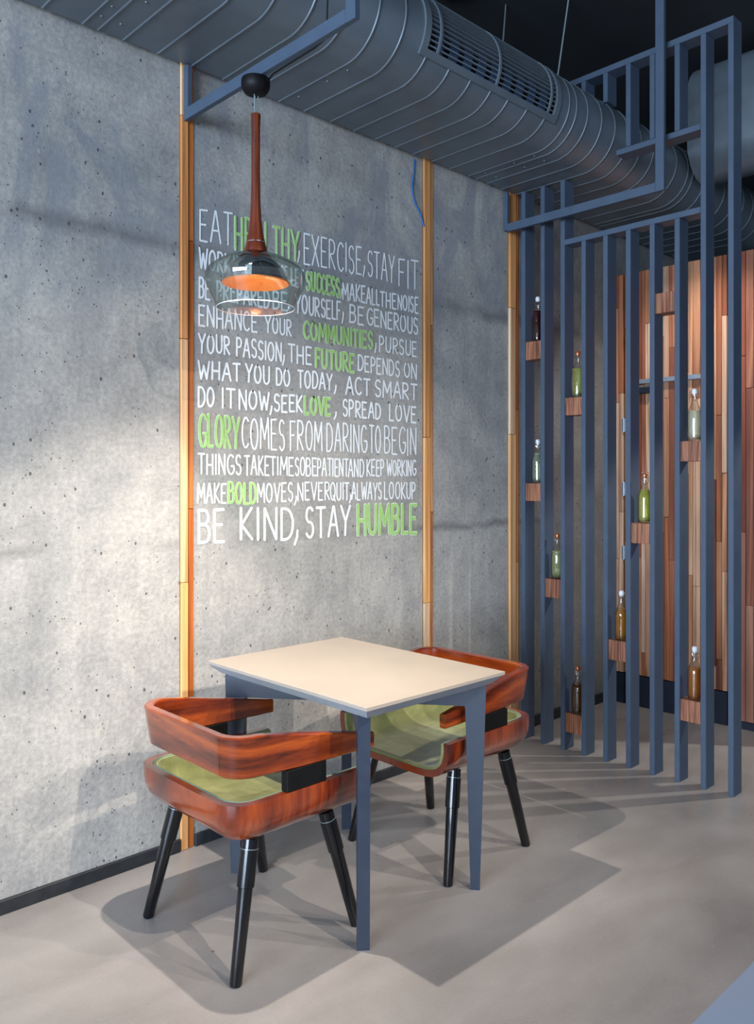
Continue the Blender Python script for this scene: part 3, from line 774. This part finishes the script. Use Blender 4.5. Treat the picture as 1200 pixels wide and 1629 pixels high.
# ================================================================= PAINTED LETTERING
def arcp(cx, cy, rx, ry, a0, a1, n=8): return [(cx + rx * math.cos(math.radians(a0 + (a1 - a0) * k / n)), cy + ry * math.sin(math.radians(a0 + (a1 - a0) * k / n))) for k in range(n + 1)]
GL = {
 'A': (1.0, [[(0, 0), (0.47, 1), (0.55, 1), (1, 0)], [(0.2, 0.38), (0.83, 0.38)]]),
 'B': (0.85, [[(0.05, 0), (0.05, 1), (0.5, 1)] + arcp(0.5, 0.78, 0.38, 0.22, 90, -90, 6) + [(0.15, 0.56)], [(0.15, 0.56), (0.5, 0.56)] + arcp(0.5, 0.28, 0.48, 0.28, 90, -90, 6) + [(0.05, 0)]]),
 'C': (0.85, [arcp(0.6, 0.5, 0.58, 0.5, 50, 310, 14)]),
 'D': (0.95, [[(0.05, 0), (0.05, 1), (0.35, 1)] + arcp(0.35, 0.5, 0.62, 0.5, 90, -90, 10) + [(0.05, 0)]]),
 'E': (0.8, [[(0.95, 1), (0.05, 1), (0.05, 0), (0.95, 0)], [(0.05, 0.53), (0.75, 0.53)]]),
 'F': (0.75, [[(0.95, 1), (0.05, 1), (0.05, 0)], [(0.05, 0.52), (0.75, 0.52)]]),
 'G': (0.95, [arcp(0.58, 0.5, 0.56, 0.5, 50, 330, 14) + [(1.0, 0.42), (0.6, 0.42)]]),
 'H': (0.9, [[(0.05, 0), (0.05, 1)], [(0.95, 0), (0.95, 1)], [(0.05, 0.48), (0.95, 0.48)]]),
 'I': (0.16, [[(0.5, 0), (0.5, 1)]]),
 'J': (0.7, [[(0.9, 1), (0.9, 0.25)] + arcp(0.48, 0.25, 0.42, 0.25, 0, -170, 6)]),
 'K': (0.85, [[(0.05, 0), (0.05, 1)], [(0.92, 1), (0.1, 0.46), (0.98, 0)]]),
 'L': (0.7, [[(0.05, 1), (0.05, 0), (0.95, 0)]]),
 'M': (1.15, [[(0.0, 0), (0.08, 1), (0.5, 0.3), (0.92, 1), (1, 0)]]),
 'N': (0.95, [[(0.05, 0), (0.05, 1), (0.95, 0), (0.95, 1)]]),
 'O': (1.0, [arcp(0.5, 0.5, 0.48, 0.5, 90, 450, 16)]),
 'P': (0.8, [[(0.05, 0), (0.05, 1), (0.45, 1)] + arcp(0.45, 0.74, 0.48, 0.26, 90, -90, 7) + [(0.05, 0.48)]]),
 'Q': (1.0, [arcp(0.5, 0.5, 0.48, 0.5, 90, 450, 16), [(0.6, 0.25), (0.98, -0.06)]]),
 'R': (0.88, [[(0.05, 0), (0.05, 1), (0.45, 1)] + arcp(0.45, 0.75, 0.45, 0.25, 90, -90, 7) + [(0.12, 0.5), (0.95, 0)]]),
 'S': (0.78, [arcp(0.5, 0.75, 0.44, 0.25, 35, 250, 8) + arcp(0.5, 0.25, 0.46, 0.26, 75, -150, 8)]),
 'T': (0.85, [[(0, 1), (1, 1)], [(0.5, 1), (0.5, 0)]]),
 'U': (0.9, [[(0.05, 1), (0.05, 0.3)] + arcp(0.5, 0.3, 0.45, 0.3, 180, 360, 8) + [(0.95, 1)]]),
 'V': (0.95, [[(0, 1), (0.5, 0), (1, 1)]]),
 'W': (1.25, [[(0, 1), (0.25, 0), (0.5, 0.75), (0.75, 0), (1, 1)]]),
 'X': (0.9, [[(0, 1), (1, 0)], [(1, 1), (0, 0)]]),
 'Y': (0.95, [[(0, 1), (0.5, 0.48), (1, 1)], [(0.5, 0.48), (0.46, 0)]]),
 ',': (0.25, [[(0.8, 1.0), (0.7, 0.55), (0.2, 0.0)]]),
}
def ribbon(bm, pts, wd, y):
    """flat brush strokes lying on the wall plane: a mitred strip with round ends, broken where it turns sharply"""
    runs = [[pts[0]]]
    for k in range(1, len(pts)):
        runs[-1].append(pts[k])
        if k < len(pts) - 1:
            a = math.atan2(pts[k][1] - pts[k-1][1], pts[k][0] - pts[k-1][0]); b = math.atan2(pts[k+1][1] - pts[k][1], pts[k+1][0] - pts[k][0])
            if abs((b - a + math.pi) % (2 * math.pi) - math.pi) > 0.9: runs.append([pts[k]])
    for q in runs:
        y -= 0.00012; h = wd / 2; L = []; R = []
        for k, (x, z) in enumerate(q):
            p0 = q[max(k - 1, 0)]; p1 = q[min(k + 1, len(q) - 1)]
            d = math.hypot(p1[0] - p0[0], p1[1] - p0[1]) or 1
            nx, nz = -(p1[1] - p0[1]) / d * h, (p1[0] - p0[0]) / d * h
            L.append((x + nx, z + nz)); R.append((x - nx, z - nz))
        vl = [bm.verts.new((a, y, b)) for a, b in L]; vr = [bm.verts.new((a, y, b)) for a, b in R]
        for k in range(len(q) - 1): bm.faces.new((vl[k], vr[k], vr[k + 1], vl[k + 1]))
        for (c, n, va, vb, sg) in ((q[0], L[0], vl[0], vr[0], 1), (q[-1], L[-1], vl[-1], vr[-1], -1)):
            ax, az = n[0] - c[0], n[1] - c[1]; arc_ = []
            for k in range(1, 4):
                t_ = math.pi * k / 4 * sg
                arc_.append(bm.verts.new((c[0] + ax * math.cos(t_) - az * math.sin(t_), y, c[1] + ax * math.sin(t_) + az * math.cos(t_))))
            bm.faces.new([va] + arc_ + [vb])
    return y
rl = random.Random(3)
tq = empty('painted_quote', (2.31, 0, 1.15), 'hand-painted white and green motivational lettering on the concrete between two wood strips', 'lettering')
def word(txt, u0, u1, t0, b0, t1, b1, wd, green=False):
    """u0..u1 pixel extent, t/b top and bottom pixel rows at its left and right end, all measured on the photograph's wall"""
    (xa, zta), (_, zba) = wallpt(u0, t0), wallpt(u0, b0)
    (xb, ztb), (_, zbb) = wallpt(u1, t1), wallpt(u1, b1)
    adv = [GL[c][0] for c in txt]; gap = 0.34 if len(txt) < 7 else 0.32
    tot = sum(adv) + gap * (len(txt) - 1)
    def place(px, pz):     # px in 0..tot, pz in 0..1
        f = px / tot; x = xa + (xb - xa) * f
        zt = zta + (ztb - zta) * f; zb = zba + (zbb - zba) * f
        return (x - 2.31, zb + (zt - zb) * pz - 1.15)
    bm = bmesh.new(); bm2 = bmesh.new() if green else None; cur = 0; ci = 0
    for c in txt:
        a, strokes = GL[c]; dj = rl.uniform(-0.03, 0.03); sk = rl.uniform(-0.05, 0.05)
        ci += 1; yo = -0.0010 * (ci % 2)
        for s in strokes:
            pts = [place(cur + px * a + sk * a * pz * 0.6 + rl.uniform(-.01, .01), pz + dj + rl.uniform(-.008, .008)) for px, pz in s]
            if green:
                yo2 = ribbon(bm2, pts, wd * 1.7, -0.0010 + yo); ribbon(bm, pts, wd * 0.95, -0.0040 + yo); yo = yo2 + 0.0010
            else: yo = ribbon(bm, pts, wd, -0.0010 + yo) + 0.0010
        cur += a + gap
    o = finish('painted_word', bm, M['green'] if green else M['white'], tq)
    if green:
        o['label'] = 'green painted word'
        finish('outline', bm2, M['pale'], o)
def LN(z0, items, wd):
    for it in items:
        txt, a, b, t0, b0, t1, b1 = it[:7]
        word(txt, 290 + a / 3, 290 + b / 3, z0 + t0 / 3, z0 + b0 / 3, z0 + t1 / 3, z0 + b1 / 3, wd, len(it) > 7)
g = 1
LN(320, [('EAT', 82, 236, 38, 186, 62, 212), ('HEALTHY', 250, 556, 72, 226, 150, 285, g), (',', 548, 560, 240, 290, 240, 290), ('EXERCISE', 580, 855, 155, 300, 222, 350), (',', 860, 872, 310, 360, 310, 360), ('STAY', 885, 1012, 238, 358, 262, 392), ('FIT', 1032, 1125, 275, 402, 290, 425)], 0.0075)
LN(320, [('WORK', 80, 228, 222, 315, 255, 345), ('HARD', 245, 330, 258, 345, 272, 362), ('IN', 342, 372, 275, 362, 283, 370), ('SILENCE', 385, 500, 290, 376, 312, 402), ('LET', 520, 576, 318, 400, 330, 420), ('SUCCESS', 592, 750, 340, 424, 372, 455, g), (',', 752, 762, 420, 462, 420, 462), ('MAKE', 765, 872, 390, 465, 408, 486), ('ALL', 878, 940, 412, 488, 428, 497), ('THE', 944, 1020, 432, 500, 444, 515), ('NOISE', 1028, 1125, 448, 515, 460, 535)], 0.0085)
LN(320, [('BE', 80, 130, 365, 460, 372, 468), ('PREPARED', 165, 415, 380, 470, 428, 510), ('BE', 432, 500, 430, 512, 440, 525), ('YOURSELF', 540, 755, 445, 530, 482, 568), (',', 760, 770, 530, 580, 530, 580), ('BE', 798, 865, 495, 578, 508, 590), ('GENEROUS', 882, 1124, 512, 590, 560, 636)], 0.009)
LN(320, [('ENHANCE', 78, 356, 495, 592, 538, 626), ('YOUR', 396, 520, 550, 626, 568, 642), ('COMMUNITIES', 580, 908, 576, 655, 628, 704, g), (',', 916, 926, 680, 722, 680, 722), ('PURSUE', 940, 1118, 645, 718, 672, 740)], 0.008)
LN(320, [('YOUR', 78, 226, 632, 722, 648, 728), ('PASSION', 258, 472, 650, 735, 680, 766), (',', 476, 488, 735, 780, 735, 780), ('THE', 506, 616, 684, 766, 700, 782), ('FUTURE', 636, 820, 704, 788, 732, 815, g), ('DEPENDS', 838, 1036, 736, 808, 764, 836), ('ON', 1058, 1118, 768, 835, 780, 848)], 0.0085)
LN(320, [('WHAT', 76, 276, 762, 846, 778, 858), ('YOU', 302, 415, 778, 862, 792, 875), ('DO', 448, 512, 796, 874, 804, 884), ('TODAY', 552, 714, 806, 888, 826, 900), (',', 722, 736, 880, 918, 880, 918), ('ACT', 780, 894, 836, 920, 850, 925), ('SMART', 920, 1118, 852, 930, 878, 950)], 0.009)
LN(600, [('DO', 75, 150, 44, 138, 52, 138), ('IT', 188, 250, 54, 146, 60, 146), ('NOW', 270, 412, 60, 152, 76, 156), (',', 416, 428, 140, 178, 140, 178), ('SEEK', 438, 572, 82, 162, 92, 168), ('LOVE', 583, 706, 94, 174, 102, 180, g), (',', 722, 736, 168, 200, 168, 200), ('SPREAD', 766, 946, 108, 186, 128, 198), ('LOVE', 988, 1115, 128, 205, 142, 216)], 0.0095)
LN(600, [('GLORY', 80, 270, 176, 330, 192, 336, g), ('COMES', 284, 487, 194, 338, 202, 345), ('FROM', 514, 666, 206, 345, 215, 350), ('DARING', 688, 880, 218, 350, 232, 360), ('TO', 893, 946, 232, 360, 236, 363), ('BEGIN', 964, 1115, 236, 362, 248, 372)], 0.0080)
LN(600, [('THINGS', 76, 280, 366, 460, 372, 464), ('TAKE', 297, 414, 374, 464, 378, 468), ('TIME', 420, 530, 378, 464, 384, 468), ('SO', 538, 585, 384, 468, 386, 470), ('BE', 590, 640, 386, 470, 388, 470), ('PATIENT', 644, 790, 388, 470, 392, 472), ('AND', 792, 866, 392, 474, 394, 474), ('KEEP', 880, 962, 394, 470, 396, 470), ('WORKING', 976, 1114, 396, 468, 398, 470)], 0.0080)
LN(600, [('MAKE', 72, 208, 506, 598, 508, 598), ('BOLD', 219, 352, 506, 602, 508, 602, g), ('MOVES', 358, 526, 508, 596, 506, 592), (',', 532, 546, 570, 610, 570, 610), ('NEVER', 550, 702, 506, 588, 504, 586), ('QUIT', 706, 795, 504, 586, 504, 584), (',', 796, 806, 562, 600, 562, 600), ('ALWAYS', 808, 950, 506, 584, 504, 582), ('LOOK', 964, 1064, 504, 582, 504, 580), ('UP', 1070, 1112, 504, 580, 503, 580)], 0.0080)
LN(600, [('BE', 76, 200, 632, 786, 630, 782), ('KIND', 276, 530, 628, 776, 622, 770), (',', 532, 552, 735, 800, 735, 800), ('STAY', 588, 800, 620, 762, 616, 754), ('HUMBLE', 836, 1118, 614, 752, 608, 742, g)], 0.0125)
